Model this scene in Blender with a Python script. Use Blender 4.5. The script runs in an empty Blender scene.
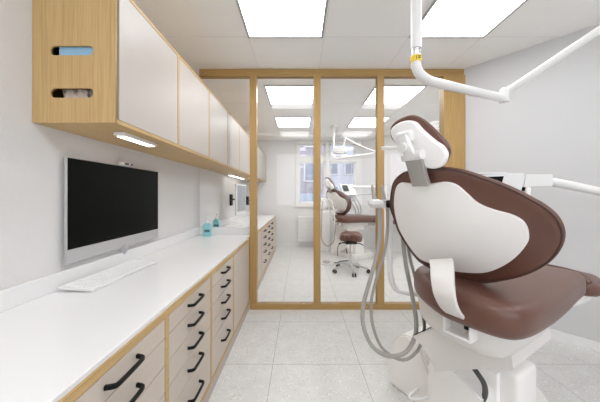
import bpy, bmesh, math, random
from mathutils import Vector, Matrix
random.seed(4)
S = bpy.context.scene
COL = S.collection

# ------------------------------------------------------------------ camera, world, exposure
cam_d = bpy.data.cameras.new('camera'); cam = bpy.data.objects.new('camera', cam_d); COL.objects.link(cam)
cam.location = (0, 0, 1.19); cam.rotation_euler = (math.pi/2, 0, 0)
cam_d.sensor_width = 36; cam_d.lens = 256*36/600; cam_d.shift_y = -0.01; cam_d.clip_start = .02
S.camera = cam
S.view_settings.view_transform = 'Standard'; S.view_settings.look = 'None'
S.view_settings.gamma = 1; S.view_settings.use_curve_mapping = False
S.view_settings.exposure = 0.19
S.cycles.diffuse_bounces = 10; S.cycles.max_bounces = 16; S.cycles.transparent_max_bounces = 16
LAMP = 8.8
w = bpy.data.worlds.new('sky'); S.world = w; w.use_nodes = True
w.node_tree.nodes['Background'].inputs[0].default_value = (.92, .95, 1, 1)
w.node_tree.nodes['Background'].inputs[1].default_value = 2.6

# ------------------------------------------------------------------ materials
def mat(name, col, rough=.5, metal=0, spec=.5, coat=0):
    m = bpy.data.materials.new(name); m.use_nodes = True
    b = m.node_tree.nodes['Principled BSDF']
    b.inputs['Base Color'].default_value = (*col, 1); b.inputs['Roughness'].default_value = rough
    b.inputs['Metallic'].default_value = metal; b.inputs['Specular IOR Level'].default_value = spec
    b.inputs['Coat Weight'].default_value = coat
    return m
def nd(m, t, **kw):
    n = m.node_tree.nodes.new(t)
    for k, v in kw.items(): setattr(n, k, v)
    return n
def lk(m, a, b): m.node_tree.links.new(a, b)
def bsdf(m): return m.node_tree.nodes['Principled BSDF']
def coords(m, scale):
    t = nd(m, 'ShaderNodeTexCoord'); mp = nd(m, 'ShaderNodeMapping'); mp.inputs['Scale'].default_value = scale
    lk(m, t.outputs['Object'], mp.inputs['Vector']); return mp
def oak(name, axis, k=.9, g=1, b=1):
    m = mat(name, (.6, .4, .2), .42, spec=.35)
    sc = [60, 60, 60]; sc[axis] = 1.2
    mp = coords(m, sc); n = nd(m, 'ShaderNodeTexNoise'); n.inputs['Scale'].default_value = 3; n.inputs['Detail'].default_value = 5
    n.inputs['Distortion'].default_value = .6
    lk(m, mp.outputs[0], n.inputs['Vector'])
    r = nd(m, 'ShaderNodeValToRGB'); r.color_ramp.elements[0].position = .3; r.color_ramp.elements[1].position = .72
    r.color_ramp.elements[0].color = (.53*k, .345*k*g, .145*k*b, 1); r.color_ramp.elements[1].color = (.70*k, .485*k*g, .225*k*b, 1)
    lk(m, n.outputs['Fac'], r.inputs[0]); lk(m, r.outputs[0], bsdf(m).inputs['Base Color'])
    return m
OAKX, OAKY, OAKZ, OAKP = oak('oak_x', 0, .69, .93, .78), oak('oak_y', 1), oak('oak_z', 2), oak('oak_post', 2, .69, .93, .78)
def bump_noise(m, scale, strength, dist=.002, wave=False):
    mp = coords(m, (1, 1, 1)); n = nd(m, 'ShaderNodeTexNoise'); n.inputs['Scale'].default_value = scale
    lk(m, mp.outputs[0], n.inputs['Vector'])
    b = nd(m, 'ShaderNodeBump'); b.inputs['Strength'].default_value = strength; b.inputs['Distance'].default_value = dist
    lk(m, n.outputs['Fac'], b.inputs['Height']); lk(m, b.outputs[0], bsdf(m).inputs['Normal'])
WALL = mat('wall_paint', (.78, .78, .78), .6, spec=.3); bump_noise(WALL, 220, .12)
WALLR = mat('wall_paint_darkened', (.62, .62, .625), .6, spec=.3); bump_noise(WALLR, 220, .12)  # same paint as the other walls, toned down where light falls too strong
WALLF = mat('wall_fabric', (.735, .725, .72), .7, spec=.2)
def woven(m):
    mp = coords(m, (1, 1, 1)); a = nd(m, 'ShaderNodeTexWave'); a.wave_type = 'BANDS'; a.bands_direction = 'DIAGONAL'
    a.inputs['Scale'].default_value = 55; a.inputs['Distortion'].default_value = 1.5; a.inputs['Detail'].default_value = 2
    lk(m, mp.outputs[0], a.inputs['Vector'])
    b = nd(m, 'ShaderNodeBump'); b.inputs['Strength'].default_value = .35; b.inputs['Distance'].default_value = .0015
    lk(m, a.outputs['Fac'], b.inputs['Height']); lk(m, b.outputs[0], bsdf(m).inputs['Normal'])
woven(WALLF)
CEIL = mat('ceiling_panel', (.95, .95, .935), .45, spec=.4)
SEAM = mat('ceiling_seam', (.74, .74, .73), .6)
LAM = mat('beige_laminate', (.60, .525, .455), .4)
LAMU = mat('pale_laminate', (.52, .475, .435), .4)
PLINTH = mat('plinth', (.52, .46, .42), .5)
TOP = mat('white_composite', (.82, .82, .825), .22, spec=.5)
BLACK = mat('black_handle', (.006, .006, .006), .45, spec=.2)
SCREEN = mat('screen_glass', (.004, .005, .004), .3, spec=.08)
ALU = mat('silver_alu', (.56, .56, .57), .35, .35)
WHITEP = mat('white_plastic', (.80, .795, .785), .3)
FRAMEG = mat('light_frame', (.42, .42, .42), .5)
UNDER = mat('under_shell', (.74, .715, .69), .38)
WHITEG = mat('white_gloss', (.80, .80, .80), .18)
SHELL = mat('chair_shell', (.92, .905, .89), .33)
CBASE = mat('chair_base', (.88, .86, .84), .36)
GREY = mat('warm_grey_metal', (.42, .40, .375), .38, .3)
HOSE = mat('grey_hose', (.37, .345, .32), .42)
DHOSE = mat('dark_hose', (.07, .07, .07), .5)
LEATH = mat('brown_leather', (.135, .060, .042), .36, spec=.55); bump_noise(LEATH, 420, .12, .001)
PIPE = mat('brown_piping', (.09, .045, .036), .5)
CHROME = mat('chrome', (.75, .75, .76), .15, .9)
TEAL = mat('teal_liquid', (.27, .57, .61), .3)
LABELM = mat('dark_label', (.05, .16, .17), .5)
YEL = mat('yellow_label', (.85, .62, .04), .4)
BLUEBOX = mat('pale_blue_card', (.30, .52, .72), .5)
CRUMP = mat('grey_brown_cloth', (.52, .45, .39), .8)
KEYW = mat('key_white', (.86, .86, .86), .4)
SCRG = mat('grey_screen', (.34, .35, .37), .25)
STEEL = mat('satin_steel', (.52, .52, .52), .35, .2)
FACADE = mat('facade_render', (.42, .44, .50), .8)
FWHITE = mat('facade_white', (.50, .50, .51), .6)
FWIN = mat('facade_glass', (.16, .18, .24), .15)
FBLUE = mat('blue_grey_wall', (.22, .26, .32), .8)
FPURP = mat('mauve_render', (.25, .23, .27), .8)
PAVE = mat('street_paving', (.45, .47, .50), .9)
def emit(name, col, s):
    m = bpy.data.materials.new(name); m.use_nodes = True; m.node_tree.nodes.clear()
    e = nd(m, 'ShaderNodeEmission'); e.inputs[0].default_value = (*col, 1); e.inputs[1].default_value = s
    o = nd(m, 'ShaderNodeOutputMaterial'); lk(m, e.outputs[0], o.inputs[0]); return m
LIGHT = emit('light_diffuser', (.985, .99, 1), LAMP)
LED = emit('led_strip', (1, .98, .95), 4.5)
def glassmat(name, tint, boost):
    m = bpy.data.materials.new(name); m.use_nodes = True; m.node_tree.nodes.clear()
    t = nd(m, 'ShaderNodeBsdfTransparent'); t.inputs[0].default_value = (*tint, 1)
    g = nd(m, 'ShaderNodeBsdfGlossy'); g.inputs['Roughness'].default_value = 0
    f = nd(m, 'ShaderNodeFresnel'); f.inputs[0].default_value = boost
    x = nd(m, 'ShaderNodeMixShader'); o = nd(m, 'ShaderNodeOutputMaterial')
    lk(m, f.outputs[0], x.inputs[0]); lk(m, t.outputs[0], x.inputs[1]); lk(m, g.outputs[0], x.inputs[2]); lk(m, x.outputs[0], o.inputs[0])
    return m
GLASS = glassmat('clear_glass', (.998, 1, .999), 1.40)
# terrazzo tiles
def terrazzo():
    m = mat('terrazzo_tile', (.7, .7, .7), .33, spec=.45)
    mp = coords(m, (1, 1, 1))
    v = nd(m, 'ShaderNodeTexVoronoi'); v.inputs['Scale'].default_value = 62; lk(m, mp.outputs[0], v.inputs['Vector'])
    sep = nd(m, 'ShaderNodeSeparateColor'); lk(m, v.outputs['Color'], sep.inputs[0])
    n = nd(m, 'ShaderNodeTexNoise'); n.inputs['Scale'].default_value = 90; lk(m, mp.outputs[0], n.inputs['Vector'])
    # chip mask: near a cell centre and in a random third of the cells
    d = nd(m, 'ShaderNodeMath', operation='LESS_THAN'); d.inputs[1].default_value = .34
    ad = nd(m, 'ShaderNodeMath', operation='MULTIPLY_ADD'); ad.inputs[1].default_value = .35
    lk(m, n.outputs['Fac'], ad.inputs[0]); lk(m, v.outputs['Distance'], ad.inputs[2]); 
    sb = nd(m, 'ShaderNodeMath', operation='SUBTRACT'); lk(m, ad.outputs[0], sb.inputs[0]); sb.inputs[1].default_value = .12
    lk(m, sb.outputs[0], d.inputs[0])
    r = nd(m, 'ShaderNodeValToRGB'); r.color_ramp.interpolation = 'CONSTANT'
    e = r.color_ramp.elements; e[0].position = 0; e[0].color = (.50, .47, .44, 1); e[1].position = .13; e[1].color = (.60, .59, .57, 1)
    for p, c in ((.28, (.70, .685, .66, 1)), (.45, (.86, .855, .85, 1)), (.7, (.735, .73, .715, 1))):
        q = e.new(p); q.color = c
    lk(m, sep.outputs[0], r.inputs[0])
    base = nd(m, 'ShaderNodeTexNoise'); base.inputs['Scale'].default_value = 9; base.inputs['Detail'].default_value = 6; lk(m, mp.outputs[0], base.inputs['Vector'])
    br = nd(m, 'ShaderNodeValToRGB'); br.color_ramp.elements[0].position = .3; br.color_ramp.elements[0].color = (.65, .645, .63, 1)
    br.color_ramp.elements[1].position = .7; br.color_ramp.elements[1].color = (.72, .715, .70, 1)
    lk(m, base.outputs['Fac'], br.inputs[0])
    mx = nd(m, 'ShaderNodeMix', data_type='RGBA'); lk(m, d.outputs[0], mx.inputs[0]); lk(m, br.outputs[0], mx.inputs[6]); lk(m, r.outputs[0], mx.inputs[7])
    # joints on a 0.61 m grid
    t = nd(m, 'ShaderNodeTexCoord'); sx = nd(m, 'ShaderNodeSeparateXYZ'); lk(m, t.outputs['Object'], sx.inputs[0])
    gm = []
    for i, (o, per) in enumerate(((.42, .61), (1.80, .605))):
        a = nd(m, 'ShaderNodeMath', operation='SUBTRACT'); lk(m, sx.outputs[i], a.inputs[0]); a.inputs[1].default_value = o
        b = nd(m, 'ShaderNodeMath', operation='PINGPONG'); lk(m, a.outputs[0], b.inputs[0]); b.inputs[1].default_value = per/2
        c = nd(m, 'ShaderNodeMath', operation='LESS_THAN'); lk(m, b.outputs[0], c.inputs[0]); c.inputs[1].default_value = .0018; gm.append(c)
    mxm = nd(m, 'ShaderNodeMath', operation='MAXIMUM'); lk(m, gm[0].outputs[0], mxm.inputs[0]); lk(m, gm[1].outputs[0], mxm.inputs[1])
    m2 = nd(m, 'ShaderNodeMix', data_type='RGBA'); lk(m, mxm.outputs[0], m2.inputs[0]); lk(m, mx.outputs[2], m2.inputs[6]); m2.inputs[7].default_value = (.36, .35, .34, 1)
    lk(m, m2.outputs[2], bsdf(m).inputs['Base Color'])
    return m
TERR = terrazzo()

# ------------------------------------------------------------------ mesh helpers
def wloc(p):
    v = Vector((0, 0, 0))
    while p: v = v + p.location; p = p.parent
    return v
def obj(name, bm, m, parent=None, smooth=False, shift=True):
    bmesh.ops.recalc_face_normals(bm, faces=bm.faces)
    if parent is not None and shift: bmesh.ops.translate(bm, verts=bm.verts, vec=-wloc(parent))
    me = bpy.data.meshes.new(name); bm.to_mesh(me); bm.free(); me.materials.append(m)
    if smooth:
        for p in me.polygons: p.use_smooth = True
        me.set_sharp_from_angle(angle=math.radians(42)) if hasattr(me, 'set_sharp_from_angle') else None
    o = bpy.data.objects.new(name, me); COL.objects.link(o); o.parent = parent
    return o
def tag(o, label, cat, group=None):
    o['label'] = label; o['category'] = cat
    if group: o['group'] = group
    return o
def thing(name, label, cat, loc=(0, 0, 0), group=None):
    o = bpy.data.objects.new(name, None); COL.objects.link(o); o.location = loc
    o.empty_display_size = .1
    return tag(o, label, cat, group)
def struct(name, bm, m, smooth=False):
    o = obj(name, bm, m, None, smooth); o['kind'] = 'structure'; return o
def NB(): return bmesh.new()
def box(bm, x0, x1, y0, y1, z0, z1, bev=0, seg=2):
    r = bmesh.ops.create_cube(bm, size=1)
    bmesh.ops.transform(bm, matrix=Matrix.Translation(((x0+x1)/2, (y0+y1)/2, (z0+z1)/2)) @ Matrix.Diagonal((abs(x1-x0), abs(y1-y0), abs(z1-z0), 1)), verts=r['verts'])
    if bev:
        ed = list({e for v in r['verts'] for e in v.link_edges})
        bmesh.ops.bevel(bm, geom=ed, offset=bev, segments=seg, affect='EDGES', profile=.5)
    return bm
def bx(*a, **k): return box(NB(), *a, **k)
def obox(bm, c, ax, ay, az, sx, sy, sz, bev=0, seg=2):
    """box with its own axes"""
    t = NB(); box(t, -sx/2, sx/2, -sy/2, sy/2, -sz/2, sz/2, bev, seg)
    M = Matrix((ax, ay, az)).transposed().to_4x4(); M.translation = Vector(c)
    bmesh.ops.transform(t, matrix=M, verts=t.verts)
    me = bpy.data.meshes.new('tmp'); t.to_mesh(me); t.free(); bm.from_mesh(me); bpy.data.meshes.remove(me)
    return bm
def cyl(bm, p0, p1, r0, r1=None, n=20):
    p0, p1 = Vector(p0), Vector(p1); d = p1-p0; r1 = r0 if r1 is None else r1
    M = d.to_track_quat('Z', 'Y').to_matrix().to_4x4(); M.translation = (p0+p1)/2
    bmesh.ops.create_cone(bm, cap_ends=True, segments=n, radius1=r0, radius2=r1, depth=d.length, matrix=M)
    return bm
def cr(pts, k, closed=False):
    """Catmull-Rom through pts"""
    P = [Vector(p) for p in pts]; n = len(P); out = []
    for i in range(n if closed else n-1):
        if closed: a, b, c, d = P[(i-1) % n], P[i], P[(i+1) % n], P[(i+2) % n]
        else: a, b, c, d = P[max(i-1, 0)], P[i], P[i+1], P[min(i+2, n-1)]
        for j in range(k):
            t = j/k
            out.append(.5*((2*b)+(c-a)*t+(2*a-5*b+4*c-d)*t*t+(3*b-a-3*c+d)*t**3))
    if not closed: out.append(P[-1])
    return out
def sweep(bm, pts, prof, k=6, up=None, smooth=True):
    """sweep a closed 2D profile along a path; prof may be a function of t"""
    P = cr(pts, k) if smooth else [Vector(p) for p in pts]
    up = Vector(up) if up else None; prev = None; rings = []
    for i, p in enumerate(P):
        t = (P[min(i+1, len(P)-1)]-P[max(i-1, 0)]).normalized()
        if up is not None: s = t.cross(up).normalized()
        elif prev is None: s = t.orthogonal().normalized()
        else: s = (prev-t*prev.dot(t)).normalized()
        prev = s; u = s.cross(t).normalized()
        pr = prof(i/(len(P)-1)) if callable(prof) else prof
        rings.append([bm.verts.new(p+s*a+u*b) for a, b in pr])
    n = len(rings[0])
    for a, b in zip(rings, rings[1:]):
        for j in range(n): bm.faces.new((a[j], a[(j+1) % n], b[(j+1) % n], b[j]))
    bm.faces.new(rings[0][::-1]); bm.faces.new(rings[-1])
    return bm
def circ(r, n=12): return [(r*math.cos(2*math.pi*i/n), r*math.sin(2*math.pi*i/n)) for i in range(n)]
def tube(bm, pts, r, k=6, n=12, smooth=True): return sweep(bm, pts, circ(r, n), k, None, smooth)
def rrect(w_, h_, r, n=4):
    o = []
    for cx, cy, a0 in ((w_/2-r, h_/2-r, 0), (-w_/2+r, h_/2-r, 90), (-w_/2+r, -h_/2+r, 180), (w_/2-r, -h_/2+r, 270)):
        for i in range(n+1):
            a = math.radians(a0+90*i/n); o.append((cx+r*math.cos(a), cy+r*math.sin(a)))
    return o
def pad(bm, outline, C, A, B, N, prof, k=4, dome0=0, dome1=0, bend=None, smooth=True):
    """closed solid from an outline in plane (A,B): prof = [(inset, height along N)...]; the caps are filled toward the centre with a dome"""
    A, B, N, C = Vector(A), Vector(B), Vector(N), Vector(C)
    O = [(p.x, p.y) for p in cr([(a, b, 0) for a, b in outline], k, True)] if smooth else list(outline)
    n = len(O); cx = sum(p[0] for p in O)/n; cy = sum(p[1] for p in O)/n
    area = sum(O[i][0]*O[(i+1) % n][1]-O[(i+1) % n][0]*O[i][1] for i in range(n)); sg = 1 if area > 0 else -1
    nor = []
    for i in range(n):
        dx = O[(i+1) % n][0]-O[i-1][0]; dy = O[(i+1) % n][1]-O[i-1][1]; l = math.hypot(dx, dy) or 1
        nor.append((-dy/l*sg, dx/l*sg))
    def pt(a, b, h):
        if bend: h += bend(a, b)
        return bm.verts.new(C+A*a+B*b+N*h)
    rings = [[pt(O[i][0]+nor[i][0]*ins, O[i][1]+nor[i][1]*ins, h) for i in range(n)] for ins, h in prof]
    for a, b in zip(rings, rings[1:]):
        for j in range(n): bm.faces.new((a[j], a[(j+1) % n], b[(j+1) % n], b[j]))
    for (ins, h), ring, dome in ((prof[0], rings[0], dome0), (prof[-1], rings[-1], dome1)):
        prev = ring
        for f in (.75, .5, .25):
            hh = h+dome*(1-f*f)
            cur = [pt(cx+(O[i][0]+nor[i][0]*ins-cx)*f, cy+(O[i][1]+nor[i][1]*ins-cy)*f, hh) for i in range(n)]
            for j in range(n): bm.faces.new((prev[j], prev[(j+1) % n], cur[(j+1) % n], cur[j]))
            prev = cur
        c = pt(cx, cy, h+dome)
        for j in range(n): bm.faces.new((prev[j], prev[(j+1) % n], c))
    return bm
def roundprof(h0, h1, r0, r1, n=5):
    """inset/height profile of a slab from h0 to h1 with edge radii r0, r1"""
    o = []
    for i in range(n+1):
        a = math.pi/2*i/n; o.append((r0*(1-math.sin(a)), h0+abs(r0)*(1-math.cos(a))))
    for i in range(n+1):
        a = math.pi/2*i/n; o.append((r1*(1-math.cos(a)), h1-abs(r1)*(1-math.sin(a))))
    return o
def plate(loops, C, A, B, N, th):
    """flat plate with holes (first loop the outline)"""
    cu = bpy.data.curves.new('t', 'CURVE'); cu.dimensions = '2D'; cu.fill_mode = 'BOTH'; cu.extrude = th/2
    for lp in loops:
        s = cu.splines.new('POLY'); s.points.add(len(lp)-1); s.use_cyclic_u = True
        for p, q in zip(s.points, lp): p.co = (q[0], q[1], 0, 1)
    o = bpy.data.objects.new('t', cu); COL.objects.link(o)
    me = bpy.data.meshes.new_from_object(o.evaluated_get(bpy.context.evaluated_depsgraph_get()))
    bm = NB(); bm.from_mesh(me); bpy.data.objects.remove(o); bpy.data.meshes.remove(me); bpy.data.curves.remove(cu)
    M = Matrix((Vector(A), Vector(B), Vector(N))).transposed().to_4x4(); M.translation = Vector(C)
    bmesh.ops.transform(bm, matrix=M, verts=bm.verts); bmesh.ops.remove_doubles(bm, verts=bm.verts, dist=1e-6)
    return bm
def kids(o): return [c for c in COL.objects if c.parent == o]
def copy_tree(o, parent=None):
    c = o.copy(); COL.objects.link(c); c.parent = parent
    for ch in kids(o): copy_tree(ch, c)
    return c

# ------------------------------------------------------------------ the room
D = 2.655                       # partition plane
H = 2.5
def wx(y): return 1.705+.84*(D-y)     # slanted right wall of the front room
def wx2(y): return 1.90+.86*(5.35-y)  # slanted right wall of the next room
struct('floor', bx(-1.3, 5.4, -1.6, 6.2, -.1, 0), TERR)
struct('ceiling', bx(-1.3, 5.4, -1.6, 6.2, H, H+.1), CEIL)
LX = (-.43, .20, .90, 1.51)
bm = NB()
for x in LX: box(bm, x-.0018, x+.0018, -1.5, 5.3, H-.0012, H+.001)
for y in (.87, 2.12, 3.655, 4.91): box(bm, -1.13, 4.6, y-.0018, y+.0018, H-.0014, H+.001)
struct('trim_1', bm, SEAM)
struct('wall_left', bx(-1.25, -1.13, -1.6, 6.2, 0, H), WALLF)
bm = NB(); box(bm, -1.3, -.7, -1.7, -1.6, 0, H); box(bm, 3.5, 5.4, -1.7, -1.6, 0, H); box(bm, -.7, 3.5, -1.7, -1.6, 0, .85); box(bm, -.7, 3.5, -1.7, -1.6, 2.38, H)
struct('wall_behind', bm, WALL)
bm = NB()
for x in (-.7, .32, 1.36, 2.4, 3.44): box(bm, x, x+.06, -1.69, -1.62, .85, 2.38)
for z in (.85, 2.32): box(bm, -.7, 3.5, -1.688, -1.622, z, z+.06)
w2_ = struct('added_window', bm, WHITEP)  # added, unseen window: daylight fill for the ceiling and chair back
obj('window_pane', bx(-.68, 3.48, -1.66, -1.654, .87, 2.36), GLASS, w2_, shift=False)
def slab(pts, z0, z1):
    b = NB(); lo = [b.verts.new((x, y, z0)) for x, y in pts]; hi = [b.verts.new((x, y, z1)) for x, y in pts]
    b.faces.new(lo[::-1]); b.faces.new(hi)
    for i in range(len(pts)): b.faces.new((lo[i], lo[(i+1) % len(pts)], hi[(i+1) % len(pts)], hi[i]))
    return b
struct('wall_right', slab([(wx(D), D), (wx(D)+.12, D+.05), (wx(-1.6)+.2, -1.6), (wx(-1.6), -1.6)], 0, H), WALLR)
struct('baseboard_right', slab([(wx(D)-.012, D), (wx(D), D), (wx(-1.55), -1.55), (wx(-1.55)-.012, -1.55)], 0, .06), WHITEP)
struct('wall_right_next', slab([(wx2(6.0), 6.0), (wx2(6.0)+.15, 6.0), (wx2(2.78)+.15, 2.78), (wx2(2.78), 2.78)], 0, H), WALL)
struct('baseboard_right_next', slab([(wx2(5.9)-.012, 5.9), (wx2(5.9), 5.9), (wx2(2.8), 2.8), (wx2(2.8)-.012, 2.8)], 0, .06), WHITEP)
struct('wall_between', bx(wx(D)+.0, 5.2, D, D+.1, 0, H), WALL)
FB = 5.9
WX0, WX1, WZ0, WZ1 = -.10, 1.34, .93, 2.42
bm = NB(); box(bm, -1.2, WX0, FB, FB+.25, 0, H); box(bm, WX1, 3.4, FB, FB+.25, 0, H)
box(bm, WX0, WX1, FB, FB+.25, 0, WZ0); box(bm, WX0, WX1, FB, FB+.25, WZ1, H)
struct('wall_far', bm, WALL)
struct('baseboard_far', bx(-.5, 1.4, FB-.012, FB, 0, .06), WHITEP)
struct('trim_2', bx(-1.13, 2.0, 5.35, FB, 2.44, H), CEIL)
# window: two casements with a transom
wf = NB()
fy0, fy1 = FB-.03, FB+.06
for x0, x1 in ((WX0, WX0+.075), (WX1-.075, WX1), (.575, .675)): box(wf, x0, x1, fy0, fy1, WZ0, WZ1, .006)
for z0, z1 in ((WZ0, WZ0+.085), (1.95, 2.07), (WZ1-.05, WZ1)): box(wf, WX0+.02, WX1-.02, fy0+.006, fy1-.006, z0, z1, .006)
win = struct('window_1', wf, WHITEP)
sh = NB(); 
for x0, x1 in ((WX0+.075, .575), (.675, WX1-.075)):
    for z0, z1 in ((WZ0+.085, 1.95), (2.07, WZ1-.05)):
        for a in ((x0, x0+.03, z0, z1), (x1-.03, x1, z0, z1), (x0, x1, z0, z0+.03), (x0, x1, z1-.03, z1)):
            box(sh, a[0], a[1], FB, FB+.045, a[2], a[3])
obj('window_sash', sh, WHITEG, win, shift=False)
obj('window_pane', bx(WX0+.05, WX1-.05, FB+.02, FB+.026, WZ0+.05, WZ1-.02), GLASS, win, shift=False)
obj('window_sill', bx(WX0-.03, WX1+.03, FB-.045, FB+.02, WZ0-.02, WZ0, bev=.004), WHITEP, win, shift=False)

# outside: street houses
pv = bx(-20, 20, 6.6, 40, -3.3, -3.1); struct('ground', pv, PAVE)
b1 = thing('apartment_building', 'mauve-grey building seen through the left casement of the far window', 'building', (-2, 13, -3.1))
obj('wall', bx(-7, 1.15, 13, 20, -3.1, 6.35), FPURP, b1)
for x in (-.5, .55):
    for z in (.1, 1.85, 3.6): 
        f = obj('window_frame', bx(x-.36, x+.36, 12.94, 13.02, z, z+1.05, bev=.01), FWHITE, b1); obj('window_pane', bx(x-.28, x+.28, 12.92, 12.95, z+.08, z+.97), FWIN, f)
obj('roof_edge', bx(-7.1, 1.25, 12.8, 20, 6.35, 6.5), FWHITE, b1)
b2 = thing('office_building', 'pale building with dark-paned windows seen through the right casement', 'building', (5, 15, -3.1))
obj('wall', bx(1.3, 12, 15, 22, -3.1, 7), FACADE, b2)
for x in (1.85, 3.0, 4.15):
    for z in (.6, 2.35, 4.1):
        f = obj('window_frame', bx(x-.42, x+.42, 14.94, 15.02, z, z+1.15, bev=.01), FWHITE, b2)
        obj('window_pane', bx(x-.34, x-.02, 14.92, 14.95, z+.08, z+1.07), FWIN, f); obj('window_pane', bx(x+.02, x+.34, 14.92, 14.95, z+.08, z+1.07), FWIN, f)
b3 = tag(obj('boundary_wall', bx(-6, 8, 10.5, 10.8, -3.1, 1.25, bev=.02), FBLUE), 'blue-grey wall outside the far window, in front of the buildings', 'wall')
b4 = tag(obj('garden_fence', bx(-6, .9, 9.8, 9.86, -3.1, .62, bev=.01), FWHITE), 'pale fence low outside the left casement of the far window', 'fence')

# ------------------------------------------------------------------ ceiling lights
def ceiling_light(x0, y0, w_, label, proto=[None]):
    if proto[0] is None or proto[0][1] != w_:
        r = thing('ceiling_light', label, 'ceiling light', (x0, y0, H), 'recessed square ceiling lights')
        fr = NB(); d = .62; t = .018
        for a in ((x0, x0+w_, y0, y0+t), (x0, x0+w_, y0+d-t, y0+d), (x0, x0+t, y0+t, y0+d-t), (x0+w_-t, x0+w_, y0+t, y0+d-t)): box(fr, *a, H-.012, H)
        obj('frame', fr, FRAMEG, r)
        obj('diffuser', bx(x0+t, x0+w_-t, y0+t, y0+d-t, H-.008, H-.003), LIGHT, r)
        proto[0] = (r, w_)
    else:
        r = copy_tree(proto[0][0]); r.location = (x0, y0, H); r['label'] = label
LW = .62
ceiling_light(-.43, 1.50, LW, 'large square ceiling light over the worktop side, cut by the top edge of the view')
ceiling_light(.90, 1.50, LW, 'large square ceiling light beside the vertical lamp pole')
ceiling_light(-.43, -.42, LW, 'square ceiling light near the added rear window, over the worktop side')
ceiling_light(.90, -.42, LW, 'square ceiling light near the added rear window, middle of the room')
ceiling_light(-.43, 3.05, LW, 'square ceiling light just beyond the glass, left one of the pair')
ceiling_light(.90, 3.05, LW, 'square ceiling light just beyond the glass, right one behind two posts')
ceiling_light(-.43, 4.29, LW, 'small far square ceiling light left, in line before the window')
ceiling_light(.90, 4.29, LW, 'small far square ceiling light right, behind the far ceiling pole')
ceiling_light(2.25, 3.05, LW, 'added unseen ceiling light in the wide right corner of the next room')  # hidden fixture added to brighten the room beyond the glass
ceiling_light(2.3, .3, LW, 'square ceiling light nearest the slanted right wall of the front room')

# ------------------------------------------------------------------ glass partition
P0, P1 = D, D+.07
gp = thing('glass_partition', 'oak-framed floor-to-ceiling glass partition dividing the two treatment rooms', 'partition', (.3, D, 0))
for x0, x1 in ((-.522, -.452), (.143, .214), (.803, .875)): obj('post', bx(x0, x1, P0, P1, .055, H-.075, bev=.002), OAKP, gp)
obj('end_post', bx(1.483, 1.704, P0-.02, P1, 0, H-.075, bev=.002), OAKP, gp)
obj('header', bx(-1.048, 1.704, P0, P1, H-.075, H-.001, bev=.002), OAKX, gp)
obj('bottom_rail', bx(-.522, 1.483, P0, P1, 0, .055, bev=.002), OAKX, gp)
gy0, gy1 = D+.03, D+.038
for x0, x1, z0 in ((-.452, .143, .055), (.214, .803, .055), (.875, 1.483, .055)): obj('glass_pane', bx(x0, x1, gy0, gy1, z0, H-.075), GLASS, gp)
lp = [(-1.128, .70), (-.50, .70), (-.50, H-.001), (-1.128, H-.001), (-1.128, 2.100), (-.765, 2.100), (-.765, 1.490), (-1.128, 1.490)]
obj('glass_pane', plate([lp], (0, 2.865, 0), (1, 0, 0), (0, 0, 1), (0, -1, 0), .008), GLASS, gp)

# ------------------------------------------------------------------ base cabinets
CX = -.525
def handle(parent, y0, y1, z, x=CX):
    b = NB(); d = .028
    sweep(b, [(x, y0, z), (x+d*.75, y0+.006, z), (x+d, y0+.022, z), (x+d, y1-.022, z), (x+d*.75, y1-.006, z), (x, y1, z)], rrect(.010, .0135, .003, 2), 3, up=(0, 0, 1))
    return obj('handle', b, BLACK, parent, True)
DZ = [.735, .632, .526, .420, .314, .098]
def base_cab(y0, y1, label, kind='drawers', group='drawer cabinets under the worktop'):
    r = thing('base_cabinet', label, 'cabinet', (-.82, (y0+y1)/2, 0), group)
    e = .0145; b = NB()
    box(b, -1.12, CX-.02, y0, y1, .085, .735)
    box(b, CX-.02, CX, y0, y0+e, .070, .735); box(b, CX-.02, CX, y1-e, y1, .070, .735)
    box(b, CX-.02, CX, y0+e, y1-e, .070, .096); 
    obj('body', b, OAKY, r)
    obj('plinth', bx(-1.10, CX-.003, y0, y1, 0, .070), PLINTH, r)
    fz = .708
    obj('top_strip', bx(CX-.02, CX, y0+e, y1-e, fz+.002, .735), OAKY, r)
    a, c = y0+e+.002, y1-e-.002
    if kind == 'drawers':
        zs = [fz]+DZ[1:]
        for i in range(5):
            dr = obj('drawer', bx(CX-.018, CX-.0005, a, c, zs[i+1]+.0015, zs[i]-.0015, bev=.001, seg=1), LAM, r)
            zc = (zs[i]+zs[i+1])/2 if i < 4 else .222
            if i == 0: zc = .672
            m = (y0+y1)/2+.0; handle(dr, m-.068, m+.068, zc)
    else:
        obj('door', bx(CX-.018, CX-.0005, a, c, .0975, fz-.0015, bev=.001, seg=1), LAM, r)
    return r
base_cab(-.012, .50, 'five-drawer beige cabinet at the near end of the worktop, below the view')
base_cab(.50, 1.012, 'nearest five-drawer beige cabinet under the worktop, cut by the bottom of the view')
base_cab(1.012, 1.518, 'second five-drawer cabinet under the worktop, between two oak uprights')
base_cab(1.518, 2.022, 'third five-drawer cabinet, next to the plain-doored one')
base_cab(2.022, 2.650, 'plain-doored beige cabinet beside the left glass post', 'door')
base_cab(2.876, 3.19, 'first plain-doored narrow cabinet beyond the glass', 'door')
base_cab(3.19, 3.50, 'second plain-doored cabinet beyond the glass, beside the far drawers', 'door')
base_cab(3.50, 4.0, 'nearest five-drawer cabinet beyond the glass')
base_cab(4.0, 4.47, 'middle five-drawer cabinet beyond the glass')
base_cab(4.47, 4.95, 'farthest five-drawer cabinet beyond the glass')
base_cab(4.95, 5.60, 'plain-doored cabinet at the far end beyond the glass', 'door')
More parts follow.
